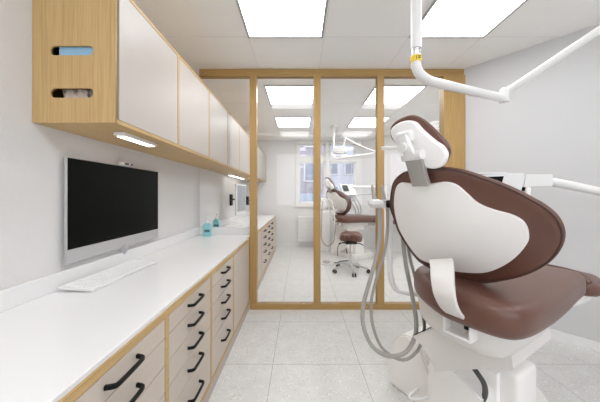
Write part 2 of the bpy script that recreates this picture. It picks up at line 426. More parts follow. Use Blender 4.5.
# worktops (with upstand)
def worktop(y0, y1, label, ret):
    r = thing('worktop', label, 'worktop', (-.82, (y0+y1)/2, .735))
    obj('slab', bx(-1.128, -.530, y0, y1, .7355, .752, bev=.0015, seg=1), TOP, r)
    obj('upstand', bx(-1.128, -1.112, y0, y1, .752, .832, bev=.002, seg=1), TOP, r)
    if ret: obj('upstand', bx(-1.111, -.532, y1-.030, y1-.001, .752, .831, bev=.002, seg=1), TOP, r)
    return r
worktop(-.3, 2.858, 'long white worktop over the drawers in the front room', True)
worktop(2.873, 5.62, 'white worktop continuing beyond the glass', False)

# ------------------------------------------------------------------ wall cabinets
UX, UZ0, UZ1 = -.778, 1.495, 2.095
def slot(cx, cz, w_, h_, n=8):
    o = []; r = h_/2
    for s in (1, -1):
        for i in range(n+1):
            a = math.radians(-90+180*i/n); o.append((cx+s*(w_/2-r+r*math.cos(a)), cz+s*r*math.sin(a)))
    return o
def wall_cab(y0, y1, label, first=False, split=False):
    r = thing('wall_cabinet', label, 'cabinet', (-.95, (y0+y1)/2, UZ0), 'wall cabinets above the worktop')
    b = NB(); t = .017; e = .011
    box(b, -1.128, UX, y0, y1, UZ0, UZ0+t); box(b, -1.128, UX, y0, y1, UZ1-t, UZ1)
    box(b, -1.128, UX, y1-e, y1, UZ0+t, UZ1-t)
    if not first: box(b, -1.128, UX, y0, y0+e, UZ0+t, UZ1-t)
    box(b, -1.128, -1.118, y0+e, y1-e, UZ0+t, UZ1-t)
    obj('body', b, OAKY, r)
    if first:
        w2 = 1.128+UX
        L = [[(-1.128, UZ0), (UX, UZ0), (UX, UZ1), (-1.128, UZ1)], slot(-.962, 1.799, .184, .041), slot(-.962, 1.620, .184, .041)]
        obj('side_panel', plate(L, (0, y0-.006, 0), (1, 0, 0), (0, 0, 1), (0, -1, 0), .012), OAKZ, r)
        obj('shelf', bx(-1.118, UX-.025, y0+.012, y1-.012, 1.70, 1.715), OAKY, r)
    ys = [(y0+e, y1-e)] if not split else [(y0+e, (y0+y1)/2), ((y0+y1)/2, y1-e)]
    for a, c in ys: obj('door', bx(UX-.019, UX-.0005, a+.002, c-.002, UZ0+t+.002, UZ1-t-.002, bev=.001, seg=1), LAMU, r)
wall_cab(1.09, 1.64, 'nearest wall cabinet, with an oak side panel cut by two slots', True)
wall_cab(1.64, 2.20, 'middle wall cabinet in the front room, over the black screen side')
wall_cab(2.20, 2.755, 'wall cabinet passing up to the glass partition')
for i, (a, c, l) in enumerate(((2.757, 3.30, 'first wall cabinet beyond the glass, beside the partition'), (3.30, 3.85, 'second wall cabinet beyond the glass, mostly behind the left post'),
                (3.85, 4.40, 'third wall cabinet beyond the glass, right of the left post'), (4.40, 4.93, 'fourth wall cabinet beyond the glass'),
                (4.93, 5.46, 'fifth wall cabinet beyond the glass'), (5.46, 5.89, 'last wall cabinet beyond the glass, at the far end'))):
    wall_cab(a, c, l)
g = thing('glove_box', 'pale blue box behind the upper slot of the wall cabinet', 'box', (-.96, 1.20, 1.7155))
obj('carton', bx(-1.030, -.874, 1.0925, 1.30, 1.7155, 1.835, bev=.004), BLUEBOX, g)
obj('glove_tuft', pad(NB(), [(-.05, -.02), (0, -.035), (.055, -.02), (.05, .02), (0, .035), (-.05, .02)], (-.95, 1.155, 1.835), (1, 0, 0), (0, 1, 0), (0, 0, 1), roundprof(0, .014, .0, .010), dome1=.006), WHITEP, g, True)
bm = NB()
bmesh.ops.create_icosphere(bm, subdivisions=4, radius=1)
for v in bm.verts:
    k = 1+.16*math.sin(9*v.co.x+3*v.co.z)*math.cos(7*v.co.y+2)+.07*math.sin(17*v.co.x+11*v.co.y)
    v.co = Vector((v.co.x*.085*k, v.co.y*.054*k, max(v.co.z, -.8)*.100*k))+Vector((-.972, 1.152, 1.512+.0810))
tag(obj('crumpled_cloth', bm, CRUMP, None, True), 'crumpled grey-brown cloth behind the lower slot of the wall cabinet', 'cloth')
# under cabinet lamp
ul = thing('under_cabinet_light', 'small white light strip fixed under the nearest wall cabinet', 'lamp', (-.866, 1.36, 1.495))
obj('housing', bx(-.895, -.838, 1.225, 1.505, 1.474, 1.4945, bev=.005), WHITEP, ul)
obj('diffuser', bx(-.885, -.848, 1.24, 1.49, 1.471, 1.4745), LED, ul)  # strip is off; its glow is added to brighten wall and worktop
ul2 = thing('under_cabinet_light', 'glowing light strip under the wall cabinets beyond the glass', 'lamp', (-.95, 3.5, 1.495))
obj('housing', bx(-1.06, -1.00, 3.75, 4.65, 1.480, 1.4945, bev=.004), WHITEP, ul2)
obj('diffuser', bx(-1.053, -1.007, 3.76, 4.64, 1.476, 1.4805), LED, ul2)

# ------------------------------------------------------------------ computer at the wall
cp = thing('computer_screen', 'large black desktop screen with silver chin on the wall above the keyboard', 'monitor', (-1.10, 1.58, .86))
X = -1.10; y0, y1, z0, z1 = 1.205, 1.985, .861, 1.371
obj('housing', bx(-1.112, X, y0, y1, z0, z1, bev=.003), ALU, cp, True)
obj('screen', bx(X-.002, X+.0015, y0+.006, y1-.004, z0+.068, z1-.004), SCREEN, cp)
obj('chin', bx(X-.002, X+.002, y0+.002, y1-.002, z0+.003, z0+.062, bev=.001, seg=1), ALU, cp)
obj('mount', bx(-1.128, -1.110, 1.50, 1.66, 1.02, 1.20), GREY, cp)
st = NB(); sweep(st, [(-1.10, 1.585, .875), (-1.08, 1.585, .85), (-1.07, 1.585, .842)], rrect(.05, .006, .002, 2), 4, up=(0, 1, 0)); obj('cable_hook', st, ALU, cp, True)
wc = thing('webcam', 'tiny white webcam clipped on top of the large black screen', 'webcam', (-1.09, 1.60, 1.372))
obj('body', bx(-1.105, -1.075, 1.555, 1.655, 1.372, 1.392, bev=.006), WHITEP, wc, True)
obj('lens', cyl(NB(), (-1.076, 1.635, 1.382), (-1.072, 1.635, 1.382), .007), BLACK, wc, True)
obj('lens', bx(-1.076, -1.0735, 1.572, 1.607, 1.377, 1.388), BLACK, wc)
def keyboard(loc, rot, label):
    r = thing('keyboard', label, 'keyboard', loc)
    L, W = .49, .160
    obj('case', bx(-W/2, W/2, -L/2, L/2, .002, .014, bev=.003), WHITEP, r, True, shift=False)
    k = NB(); n = 19
    for i in range(6):
        for j in range(n):
            x = -W/2+.014+i*.0228; y = L/2-.012-j*.0248
            box(k, x, x+.0185, y-.0205, y, .014, .0172)
    ko = obj('keys', k, KEYW, r, shift=False)
    f = NB()
    for y in (-L/2+.04, L/2-.04): box(f, -W/2+.008, -W/2+.03, y-.01, y+.01, 0, .003)
    obj('foot', f, GREY, r, shift=False)
    r.rotation_euler = (0, math.radians(4), rot); return r
keyboard((-1.005, 1.395, .757), math.radians(-2), 'white full-size keyboard lying below the large black screen')

# soap bottles
def bottle(x, y, z, s, label, prox=[None]):
    if prox[0]:
        r = copy_tree(prox[0]); r.location = (x, y, z); r.scale = (s, s, s); r['label'] = label; return r
    r = thing('dispenser_bottle', label, 'bottle', (0, 0, 0), 'teal bottles on the worktop')
    b = NB(); sweep(b, [(0, 0, .0005), (0, 0, .004), (0, 0, .075), (0, 0, .112), (0, 0, .130), (0, 0, .137)], lambda t: rrect(*( (.082, .052, .014) if t < .6 else (.074, .046, .014) if t < .75 else (.05, .036, .014) if t < .9 else (.028, .028, .0139)), 3), 5, up=(0, 1, 0))
    obj('body', b, TEAL, r, True)
    obj('label', bx(-.020, .034, -.0275, -.0262, .045, .070), LABELM, r)
    c = NB(); cyl(c, (0, 0, .136), (0, 0, .156), .015); cyl(c, (0, 0, .156), (0, 0, .180), .008); box(c, -.010, .030, -.008, .008, .178, .190, .003)
    obj('pump_cap', c, WHITEG, r, True)
    prox[0] = r; r.location = (x, y, z); r.scale = (s, s, s); return r
bottle(-.985, 2.72, .752, 1.05, 'teal pump bottle on the worktop in front of the glass')
bottle(-1.045, 3.20, .752, 1.05, 'teal bottle on the worktop just behind the glass')

# next-room screen on swing mounts
nm = thing('swivel_screen', 'white-framed grey screen on a black wall arm beyond the glass', 'monitor', (-1.0, 3.80, .86))
a = math.radians(28); ax = Vector((math.cos(a)*.0+.86, -.51, 0)).normalized(); ay = Vector((0, 0, 1)); az = ax.cross(ay).normalized()
c0 = Vector((-.87, 3.75, 1.13))
AX = Vector((.10, .995, 0)).normalized(); AZ = Vector((AX.y, -AX.x, 0))
obj('housing', obox(NB(), c0, AX, (0, 0, 1), AZ, .42, .44, .030, .008), WHITEP, nm, True)
obj('screen', obox(NB(), c0+AZ*.0155+Vector((0, 0, .012)), AX, (0, 0, 1), AZ, .36, .37, .003), SCRG, nm)
b = NB(); tube(b, [(-1.125, 4.15, 1.12), (-1.03, 4.0, 1.12), c0-AZ*.015], .012, 4); box(b, -1.128, -1.10, 4.10, 4.20, 1.02, 1.20, .003)
obj('wall_arm', b, BLACK, nm, True)
ng = thing('wall_bracket', 'small black wall bracket beside the left glass post, beyond the glass', 'bracket', (-1.1, 5.0, 1.1))
b = NB(); box(b, -1.128, -1.08, 5.35, 5.45, .98, 1.16, .004); obj('plate', b, BLACK, ng)
obj('arm', tube(NB(), [(-1.09, 5.4, 1.08), (-1.0, 5.4, 1.08)], .012, 3), BLACK, ng, True)
kb2 = keyboard((-.93, 3.60, .757), math.radians(4), 'white keyboard on the worktop beyond the glass')

# ------------------------------------------------------------------ treatment chair
ph = math.radians(31)
F = Vector((math.cos(ph), math.sin(ph), 0)); R = Vector((F.y, -F.x, 0)); Z = Vector((0, 0, 1))
S0 = Vector((.60, 1.14, 0))
def L(u, v, z): return S0+F*u+R*v+Z*z
def PX(x, y, d): return Vector(((x-300)/256*d, d, 1.19+(195-y)/256*d))
def frame(deg):
    r = math.radians(deg); U = Z*math.cos(r)-F*math.sin(r); N = -(F*math.cos(r)+Z*math.sin(r)); return U, N
CUSH = [(-0.246, 0.147), (-0.281, 0.066), (-0.28, 0.0), (-0.274, -0.092), (-0.223, -0.207), (-0.182, -0.245), (-0.056, -0.286), (0.067, -0.265), (0.171, -0.215), (0.243, -0.165), (0.297, -0.108), (0.326, -0.055), (0.339, 0.0), (0.332, 0.051), (0.31, 0.089), (0.279, 0.12), (0.229, 0.161), (0.165, 0.2), (0.098, 0.235), (0.035, 0.250), (-0.045, 0.252), (-0.126, 0.248), (-0.175, 0.230), (-0.215, 0.197)]
SHL = [(a-.004-(.010 if a < -.1 else 0), b-.004) for a, b in [(-0.159, 0.200), (-0.192, 0.164), (-0.226, 0.086), (-0.240, 0.0), (-0.234, -0.075), (-0.182, -0.188), (-0.122, -0.212), (-0.046, -0.222), (0.028, -0.214), (0.114, -0.187), (0.195, -0.12), (0.25, -0.043), (0.262, 0.005), (0.255, 0.045), (0.227, 0.070), (0.179, 0.087), (0.137, 0.111), (0.108, 0.150), (0.080, 0.185), (0.045, 0.199), (0.0, 0.196), (-0.06, 0.192), (-0.120, 0.202)]]
HCU = [(-0.128, 0.085), (-0.091, 0.105), (-0.037, 0.11), (-0.001, 0.098), (0.033, 0.065), (0.065, 0.022), (0.092, -0.019), (0.1, -0.054), (0.092, -0.08), (0.07, -0.106), (0.05, -0.113), (0.01, -0.1), (-0.032, -0.071), (-0.073, -0.04), (-0.114, 0.004), (-0.137, 0.043)]
HSH = [(-0.115, 0.072), (-0.086, 0.088), (-0.043, 0.092), (-0.002, 0.076), (0.022, 0.042), (0.064, -0.008), (0.087, -0.03), (0.097, -0.059), (0.088, -0.088), (0.067, -0.107), (0.029, -0.107), (-0.019, -0.076), (-0.059, -0.043), (-0.098, 0.005), (-0.116, 0.042)]
ch = thing('dental_chair', 'large brown leather dental chair with white shell, nearest in the right of the view', 'dental chair', L(.35, -.05, 0), 'brown dental chairs')
U, N = frame(25); C = Vector((.62, 1.06, 1.07))
bend = lambda a_, b_: -.12*a_*a_
cu = obj('backrest', pad(NB(), CUSH, C, R, U, N, [(.075, -.070), (.050, -.060), (.030, -.045), (.014, -.026), (.004, -.010), (0, -.001), (.003, .006), (.010, .012), (.022, .014)], 4, -.03, .0, bend), LEATH, ch, True)
obj('backrest_shell', pad(NB(), SHL, C, R, U, N, roundprof(.0, .024, .001, .004), 4, 0, .020, bend), SHELL, ch, True)
O = cr([(p[0], p[1], 0) for p in CUSH], 4, True); n_ = len(O)
ring = [C+R*(p.x*.985)+U*(p.y*.985)+N*(.010+bend(p.x, 0)) for p in O]
def loop_tube(bm, pts, r, n=8):
    m_ = len(pts); rings = []
    for i in range(m_):
        t = (pts[(i+1) % m_]-pts[i-1]).normalized(); s = t.cross(N).normalized()
        rings.append([bm.verts.new(pts[i]+s*r*math.cos(2*math.pi*j/n)+N*r*math.sin(2*math.pi*j/n)) for j in range(n)])
    for i in range(m_):
        a_, b_ = rings[i], rings[(i+1) % m_]
        for j in range(n): bm.faces.new((a_[j], a_[(j+1) % n], b_[(j+1) % n], b_[j]))
    return bm
obj('seam_piping', loop_tube(NB(), ring, .0035), PIPE, cu, True)
UH, NH = frame(15); CHd = Vector((.475, 1.0, 1.40))
obj('headrest', pad(NB(), HCU, CHd, R, UH, NH, [(.040, -.052), (.024, -.045), (.010, -.032), (.003, -.016), (0, -.004), (.004, .004), (.012, .007)], 4, -.01, 0), LEATH, ch, True)
obj('headrest_shell', pad(NB(), HSH, CHd, R, UH, NH, roundprof(.0, .026, .001, .009), 4, 0, .004), SHELL, ch, True)
# neck: grey bar out of the backrest, hinge, hub
n0 = C-R*.045+U*.205+N*.045; n1 = n0+U*.105
nu = (n1-n0).normalized()
b = obox(NB(), (n0+n1)/2, R, U, N, .072, .125, .022, .004); obj('neck_bar', b, GREY, ch, True)
hb = NB(); hc_ = CHd-R*.022-UH*.045+NH*.052
obox(hb, n1+U*.014+N*.005, R, U, N, .088, .030, .036, .008); 
cyl(hb, n1+R*.048+U*.018+N*.010, n1+R*.028+U*.018+N*.010, .019)
hinge = obj('neck_hinge', hb, WHITEP, ch, True)
hb = NB(); top = CHd-R*.045+UH*.030+NH*.034
obox(hb, top, R, UH, NH, .074, .048, .030, .0145, 4); m2_ = (n1+U*.02+N*.012)
sweep(hb, [top+NH*.012, (top+m2_)/2+NH*.012, m2_], rrect(.046, .022, .006, 2), 3, up=N)
cyl(hb, (top+m2_)/2-R*.006+NH*.014, (top+m2_)/2-R*.006+NH*.034, .020)
obj('headrest_hub', hb, WHITEP, ch, True)
pv_ = (top+m2_)/2+NH*.026
lv = NB(); sweep(lv, [pv_, pv_-R*.05+Z*.004, pv_-R*.105+Z*.012], lambda t: rrect(.012+.004*t, .010, .003, 2), 4, up=N); obj('headrest_lever', lv, WHITEG, ch, True)
# seat
def seat_h(u, v):
    k = max(0, u-.55); return -.035*u-.05*k
SEAT = [(-.105, .07), (-.115, .19), (-.098, .285), (-.03, .335), (.15, .345), (.40, .335), (.65, .315), (.88, .290), (.955, .24), (.96, .05), (.95, -.12), (.88, -.165), (.65, -.20), (.40, -.215), (.20, -.20), (.09, -.165), (-.01, -.08)]
obj('seat', pad(NB(), SEAT, L(0, 0, .700), F, R, Z, roundprof(0, .125, .040, .048, 6), 4, 0, .012, seat_h), LEATH, ch, True)
fold = NB(); sweep(fold, [L(.955, .285, .71), L(.965, .23, .748), L(.97, .05, .757), L(.965, -.08, .748), L(.955, -.15, .71)], circ(.020, 12), 5)
obj('knee_fold', fold, LEATH, ch, True)
LEG = [(.97, .285), (1.25, .285), (1.46, .22), (1.52, .05), (1.46, -.08), (1.2, -.14), (.97, -.15)]
obj('leg_rest', pad(NB(), LEG, L(0, 0, .695), F, R, Z, roundprof(-.01, .065, .03, .03), 4, 0, .008, lambda u, v: -.035*u-.05*(u-.55)), LEATH, ch, True)
# seat shell below
SSH = [(-.035, .10), (-.03, .20), (.03, .265), (.20, .275), (.45, .272), (.62, .22), (.66, .05), (.62, -.12), (.40, -.17), (.18, -.165), (.06, -.12), (-.01, -.02)]
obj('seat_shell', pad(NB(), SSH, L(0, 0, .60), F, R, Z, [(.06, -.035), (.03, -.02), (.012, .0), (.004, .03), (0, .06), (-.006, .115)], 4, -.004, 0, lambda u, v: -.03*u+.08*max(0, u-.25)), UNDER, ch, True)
LSH = [(.78, .10), (.86, .22), (1.05, .26), (1.25, .25), (1.42, .15), (1.43, 0), (1.25, -.10), (.9, -.12), (.78, -.06)]
obj('leg_shell', pad(NB(), LSH, L(0, 0, .565), F, R, Z, roundprof(0, .11, .05, .01), 4, -.01, 0, lambda u, v: -.03*(u-.6)), SHELL, ch, True)
# strap bracket at the rear of the seat
st = NB(); sweep(st, [PX(441, 261, 1.05), PX(442, 267, 1.01), PX(442.5, 280, .955), PX(445, 297, .925), PX(450, 309, .935), PX(457, 316, .975), PX(464, 320, 1.04)], lambda t: rrect(.020-.006*t, .088-.02*t, .006, 2), 6, up=R)
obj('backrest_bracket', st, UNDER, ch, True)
sk = NB(); obox(sk, L(-.045, .135, .648), R, F, Z, .104, .075, .010, .003); obox(sk, L(-.045, .087, .676), R, F, Z, .010, .075, .060, .003); obox(sk, L(-.045, .183, .676), R, F, Z, .010, .075, .060, .003)
obox(sk, L(-.005, .135, .676), R, F, Z, .104, .012, .060, .003)
obj('bracket_socket', sk, SHELL, ch, True)
obj('socket_gap', obox(NB(), L(-.055, .166, .692), R, F, Z, .016, .04, .016, .003), BLACK, ch)
# lift body: wedge
def prismvz(poly, u0, u1, bev=.006):
    b = NB(); A0 = [b.verts.new(L(u0, v, z)) for v, z in poly]; A1 = [b.verts.new(L(u1, v, z)) for v, z in poly]
    b.faces.new(A0); b.faces.new(A1[::-1])
    for i in range(len(poly)): b.faces.new((A0[i], A1[i], A1[(i+1) % len(poly)], A0[(i+1) % len(poly)]))
    bmesh.ops.recalc_face_normals(b, faces=b.faces)
    if bev: bmesh.ops.bevel(b, geom=list(b.edges), offset=bev, segments=2, affect='EDGES')
    return b
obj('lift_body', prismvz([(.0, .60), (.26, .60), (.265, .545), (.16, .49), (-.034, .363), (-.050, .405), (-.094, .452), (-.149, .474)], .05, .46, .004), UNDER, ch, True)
obj('body_slot', prismvz([(-.004, .607), (-.140, .489), (-.143, .481), (-.006, .600)], .060, .40, 0), BLACK, ch)
arch = [(-.441, 0), (-.437, .10), (-.425, .20), (-.40, .278), (-.36, .335), (-.31, .362), (-.265, .352), (-.215, .310), (-.17, .235), (-.14, .14), (-.125, .05), (-.121, 0)]
obj('pedestal_cover', prismvz(arch, .218, .72, .010), CBASE, ch, True)
obj('base_plate', pad(NB(), [(.26, -.40), (.24, -.1), (.26, .20), (.34, .24), (.70, .20), (.86, .06), (.86, -.2), (.74, -.42), (.3, -.43)], L(0, 0, 0), F, R, Z, roundprof(0.001, .09, .005, .02), 4), CBASE, ch, True)
obj('pedestal', obox(NB(), L(.41, .055, .20), R, F, Z, .29, .22, .36, .022, 3), CBASE, ch, True)
obj('lift_arm', obox(NB(), L(.33, -.02, .24), R, F, Z, .30, .12, .26, .01), SHELL, ch, True)
obj('lift_link', prismvz([(-.13, .10), (.12, .22), (.12, .30), (-.05, .37), (-.13, .33)], .15, .27, .006), CBASE, ch, True)
obj('base_hose', tube(NB(), [PX(472, 366, 1.20), PX(478, 374, 1.16), PX(484, 384, 1.13), PX(485, 395, 1.13), PX(480, 404, 1.14), PX(474, 414, 1.17), PX(470, 420, 1.25)], .011), DHOSE, ch, True)
# foot bow
obj('foot_bow', tube(NB(), [PX(420, 386, 1.50), PX(417, 389.5, 1.44), PX(409.5, 395.5, 1.42), PX(413, 399.5, 1.40), PX(429, 397, 1.36), PX(434, 393, 1.42)], .0065, 5), WHITEG, ch, True)

# ------------------------------------------------------------------ assistant instrument holder (own arm)
ah = thing('instrument_holder', 'white holder with two grey handpieces and long looping hoses, left of the nearest chair', 'dental instrument holder', (.55, 1.40, .6), 'instrument holders')
Y = 1.38
b = NB(); cyl(b, (.385, Y+.005, 1.142), (.49, Y+.01, 1.138), .021, .024); obox(b, (.40, Y, 1.150), (1, 0, 0), (0, 1, 0), (0, 0, 1), .055, .07, .035, .012, 3); cyl(b, (.455, Y, 1.12), (.455, Y, 1.165), .016)
obj('holder_body', b, WHITEG, ah, True)
obj('knob', cyl(NB(), PX(386.5, 204, 1.355), PX(391, 204, 1.345), .020), BLACK, ah, True)
for x in (.402, .455):
    b = NB(); cyl(b, (x-.012, Y, 1.235), (x, Y-.004, 1.15), .007, .013, 14); cyl(b, (x-.012, Y, 1.235), (x-.0125, Y+.002, 1.245), .007, .004, 14)
    obj('handpiece', b, GREY, ah, True)
at_ = NB(); tube(at_, [(.490, Y+.03, 1.145), (.497, Y+.03, 1.05), (.495, Y+.03, .85), (.497, Y+.02, .74), (.52, Y+.01, .68), (.57, Y, .664), (.66, Y-.03, .662)], .0135)
obj('arm', at_, WHITEP, ah, True)
def hose(pts, r): return tube(NB(), [PX(*p) for p in pts], r, 5, 12)
obj('hose', hose([(379, 206, 1.385), (380, 225, 1.38), (378, 250, 1.36), (370, 280, 1.34), (363, 307, 1.32), (364, 328, 1.31), (373, 347, 1.30), (389, 356, 1.30), (406, 352, 1.30), (415, 336, 1.31), (416, 320, 1.32), (412, 295, 1.34), (406, 265, 1.36), (403, 240, 1.37), (402, 215, 1.38), (400, 205, 1.385)], .0105), HOSE, ah, True)
obj('hose', hose([(387, 206, 1.39), (387.5, 225, 1.40), (385, 250, 1.385), (376, 280, 1.37), (371, 305, 1.36), (374, 330, 1.35), (384, 350, 1.345), (403, 360, 1.34), (418, 350, 1.34), (424, 330, 1.34), (423, 315, 1.35), (417, 285, 1.36), (410, 258, 1.38), (407, 235, 1.39), (405, 208, 1.39)], .008), HOSE, ah, True)

# ------------------------------------------------------------------ lamp arm from the ceiling
la = thing('treatment_lamp', 'white jointed lamp arm hanging from the ceiling above the nearest chair', 'lamp arm', (.58, 1.28, H))
obj('pole', cyl(NB(), (.58, 1.28, 1.92), (.58, 1.28, H), .0255, n=28), WHITEP, la, True)
obj('collar', cyl(NB(), (.58, 1.28, 1.886), (.58, 1.28, 1.925), .022, n=28), CHROME, la, True)
obj('warning_label', cyl(NB(), (.58, 1.28, 1.852), (.58, 1.28, 1.880), .0268, n=28), YEL, la, True)
b = NB(); box(b, .570, .573, 1.2527, 1.2545, 1.858, 1.874); box(b, .578, .590, 1.2525, 1.2545, 1.869, 1.873); box(b, .578, .590, 1.2525, 1.2545, 1.861, 1.865)
obj('label_print', b, BLACK, la)
obj('lower_arm', tube(NB(), [(.58, 1.28, 1.890), (.58, 1.28, 1.86), (.584, 1.282, 1.826), (.612, 1.293, 1.793), (.665, 1.315, 1.776), (.74, 1.35, 1.776), (.95, 1.44, 1.778), (1.235, 1.56, 1.780)], .0235, 8, 20), WHITEP, la, True)
b = NB(); cyl(b, (1.245, 1.563, 1.757), (1.245, 1.563, 1.820), .025); bmesh.ops.create_uvsphere(b, u_segments=20, v_segments=10, radius=.025, matrix=Matrix.Translation((1.245, 1.563, 1.822)))
obj('joint', b, WHITEG, la, True)
obj('upper_arm', tube(NB(), [(1.25, 1.56, 1.825), (1.29, 1.545, 1.842), (1.52, 1.36, 2.018), (1.62, 1.27, 2.095), (1.75, 1.16, 2.195)], .021, 6, 20), WHITEP, la, True)

b = NB(); cyl(b, (1.75, 1.16, 2.20), (1.75, 1.16, 2.05), .018); tube(b, [(1.75, 1.16, 2.06), (1.80, 1.13, 1.98), (1.78, 1.14, 1.90)], .014, 5)
obj('lamp_yoke', b, WHITEG, la, True)
obj('lamp_head', pad(NB(), [(-.13, -.03), (-.08, -.07), (.08, -.07), (.13, -.03), (.13, .04), (.07, .07), (-.07, .07), (-.13, .04)], (1.78, 1.14, 1.87), (1, 0, 0), (0, 1, 0), (0, 0, 1), roundprof(-.02, .03, .015, .015), 3), WHITEG, la, True)

# ------------------------------------------------------------------ delivery unit right
du = thing('delivery_unit', 'white instrument tray unit with small dark display behind the nearest backrest', 'dental delivery unit', (2.2, 1.72, 0))
YT = 1.55
def PT(x, y, d=YT): return PX(x, y, d)
a_ = PT(482, 176); 
hd = NB()
for q in ([(478, 172.3), (506, 172), (508, 173.5), (479, 174)],):
    lo = [hd.verts.new(PT(x, y)) for x, y in q]; hi = [hd.verts.new(PT(x, y)+Vector((0, .22, 0))) for x, y in q]
    hd.faces.new(lo); hd.faces.new(hi[::-1])
    for i in range(4): hd.faces.new((lo[i], hi[i], hi[(i+1) % 4], lo[(i+1) % 4]))
obj('tray_lid', hd, WHITEG, du)
def wedge(q, dep):
    b = NB(); lo = [b.verts.new(PT(x, y)) for x, y in q]; hi = [b.verts.new(PT(x, y)+Vector((0, dep, 0))) for x, y in q]
    b.faces.new(lo); b.faces.new(hi[::-1]); n = len(q)
    for i in range(n): b.faces.new((lo[i], hi[i], hi[(i+1) % n], lo[(i+1) % n]))
    bmesh.ops.recalc_face_normals(b, faces=b.faces); bmesh.ops.bevel(b, geom=list(b.edges), offset=.004, segments=2, affect='EDGES'); return b
obj('head', wedge([(476, 175), (506, 173), (526, 173), (521, 195), (500, 197), (478, 190)], .20), WHITEG, du, True)
b = NB(); q = [(481, 177.2), (503.5, 176.2), (501, 185), (481, 181)]
lo = [b.verts.new(PT(x, y)+Vector((0, -.003, 0))) for x, y in q]; hi = [b.verts.new(PT(x, y)+Vector((0, .002, 0))) for x, y in q]
b.faces.new(lo); b.faces.new(hi[::-1])
for i in range(4): b.faces.new((lo[i], hi[i], hi[(i+1) % 4], lo[(i+1) % 4]))
obj('display', b, SCREEN, du)
obj('arm_box', wedge([(525, 174.2), (553.5, 174.2), (553.5, 186.2), (523.5, 187)], .12), WHITEP, du, True)
obj('hanger', wedge([(526, 187), (532, 187), (531, 196), (526, 196)], .05), CBASE, du, True)
obj('clip', wedge([(523.5, 187), (526.5, 187), (525.5, 191), (524, 191)], .02), BLACK, du)
obj('arm', tube(NB(), [(1.50, 1.60, 1.29), (1.56, 1.60, 1.275), (1.75, 1.60, 1.237), (2.40, 1.69, 1.125)], .0265, 5, 20), WHITEP, du, True)
b = NB(); cyl(b, (2.42, 1.69, .04), (2.42, 1.69, 1.16), .04); cyl(b, (2.42, 1.69, 0), (2.42, 1.69, .04), .10); obj('column', b, WHITEP, du, True)

# ------------------------------------------------------------------ next room equipment
OFF = Vector((.06, 3.58, 0))
c2 = copy_tree(ch); c2.location = ch.location+OFF; c2['label'] = 'smaller brown dental chair beyond the glass, before the window'
a2 = thing('treatment_lamp', 'white ceiling-hung treatment lamp with triangular arms beyond the glass', 'lamp', (.645, 4.86, H))
obj('pole', cyl(NB(), (.645, 4.86, 1.98), (.645, 4.86, H), .020), WHITEP, a2, True)
obj('ceiling_cap', cyl(NB(), (.645, 4.86, H-.03), (.645, 4.86, H), .055), WHITEP, a2, True)
ob = NB(); tube(ob, [(.645, 4.86, 2.02), (.65, 4.86, 1.93), (.70, 4.85, 1.88), (.95, 4.80, 1.91), (1.42, 4.75, 1.97)], .017); obj('lower_arm', ob, WHITEP, a2, True)
obj('upper_arm', tube(NB(), [(1.42, 4.75, 1.985), (1.1, 4.65, 2.08), (.80, 4.55, 2.20)], .016, 4), WHITEP, a2, True)
b = NB(); cyl(b, (1.42, 4.75, 1.95), (1.42, 4.75, 2.01), .024); obj('joint', b, WHITEG, a2, True)
obj('lamp_yoke', tube(NB(), [(.80, 4.55, 2.20), (.78, 4.54, 2.08), (.72, 4.52, 2.0), (.70, 4.5, 1.96)], .014, 4), WHITEP, a2, True)
lh = obj('lamp_head', pad(NB(), [(-.12, -.03), (-.07, -.07), (.07, -.07), (.12, -.03), (.12, .04), (.06, .07), (-.06, .07), (-.12, .04)], (.70, 4.47, 1.97), (1, 0, 0), (0, .35, .937), (0, -.937, .35), roundprof(-.02, .03, .015, .015), 3), WHITEG, a2, True)
obj('lamp_face', pad(NB(), [(-.09, -.03), (0, -.05), (.09, -.03), (.09, .03), (0, .05), (-.09, .03)], (.70, 4.436, 1.981), (1, 0, 0), (0, .35, .937), (0, -.937, .35), [(0, 0), (.004, .006)], 3), WHITEG, lh, True)
obj('handle', tube(NB(), [(.57, 4.47, 1.97), (.55, 4.44, 1.93), (.56, 4.42, 1.90)], .009, 4), WHITEP, lh, True)
# tablet tray
dt = thing('delivery_unit', 'white instrument tray with small dark tablet beyond the glass', 'dental delivery unit', (.9, 5.1, 0))
def P2(x, y, d=4.75): return PX(x, y, d)
b = NB(); obox(b, P2(348, 190), Vector((.95, .3, 0)).normalized(), Vector((-.18, .57, .8)).normalized(), Vector((.95, .3, 0)).normalized().cross(Vector((-.18, .57, .8)).normalized()), .28, .26, .04, .012)
obj('head', b, WHITEG, dt, True)
b = NB(); obox(b, P2(345.5, 188, 4.71), Vector((.95, .3, 0)).normalized(), Vector((-.18, .57, .8)).normalized(), Vector((.95, .3, 0)).normalized().cross(Vector((-.18, .57, .8)).normalized()), .11, .13, .012, .003)
obj('tablet', b, SCREEN, dt)
obj('head_side', wedge([(0, 0), (1, 0), (1, 1), (0, 1)], .001), WHITEG, dt) if False else None
obj('grip', tube(NB(), [P2(338, 197), P2(343, 192), P2(349, 196), P2(356, 193)], .025, 4), WHITEP, dt, True)
obj('arm', tube(NB(), [P2(352, 187.3, 4.8), P2(365, 187, 4.8), P2(383, 187.5, 4.8)], .028, 4), WHITEP, dt, True)
b = NB(); box(b, 1.555, 1.635, 4.78, 4.86, .03, 1.36, .02); cyl(b, (1.595, 4.82, 0), (1.595, 4.82, .03), .15); obj('column', b, WHITEP, dt, True)
obj('lower_arm', tube(NB(), [P2(358, 194.5, 4.8), P2(370, 194, 4.8), P2(383, 195, 4.8)], .013, 4), STEEL, dt, True)
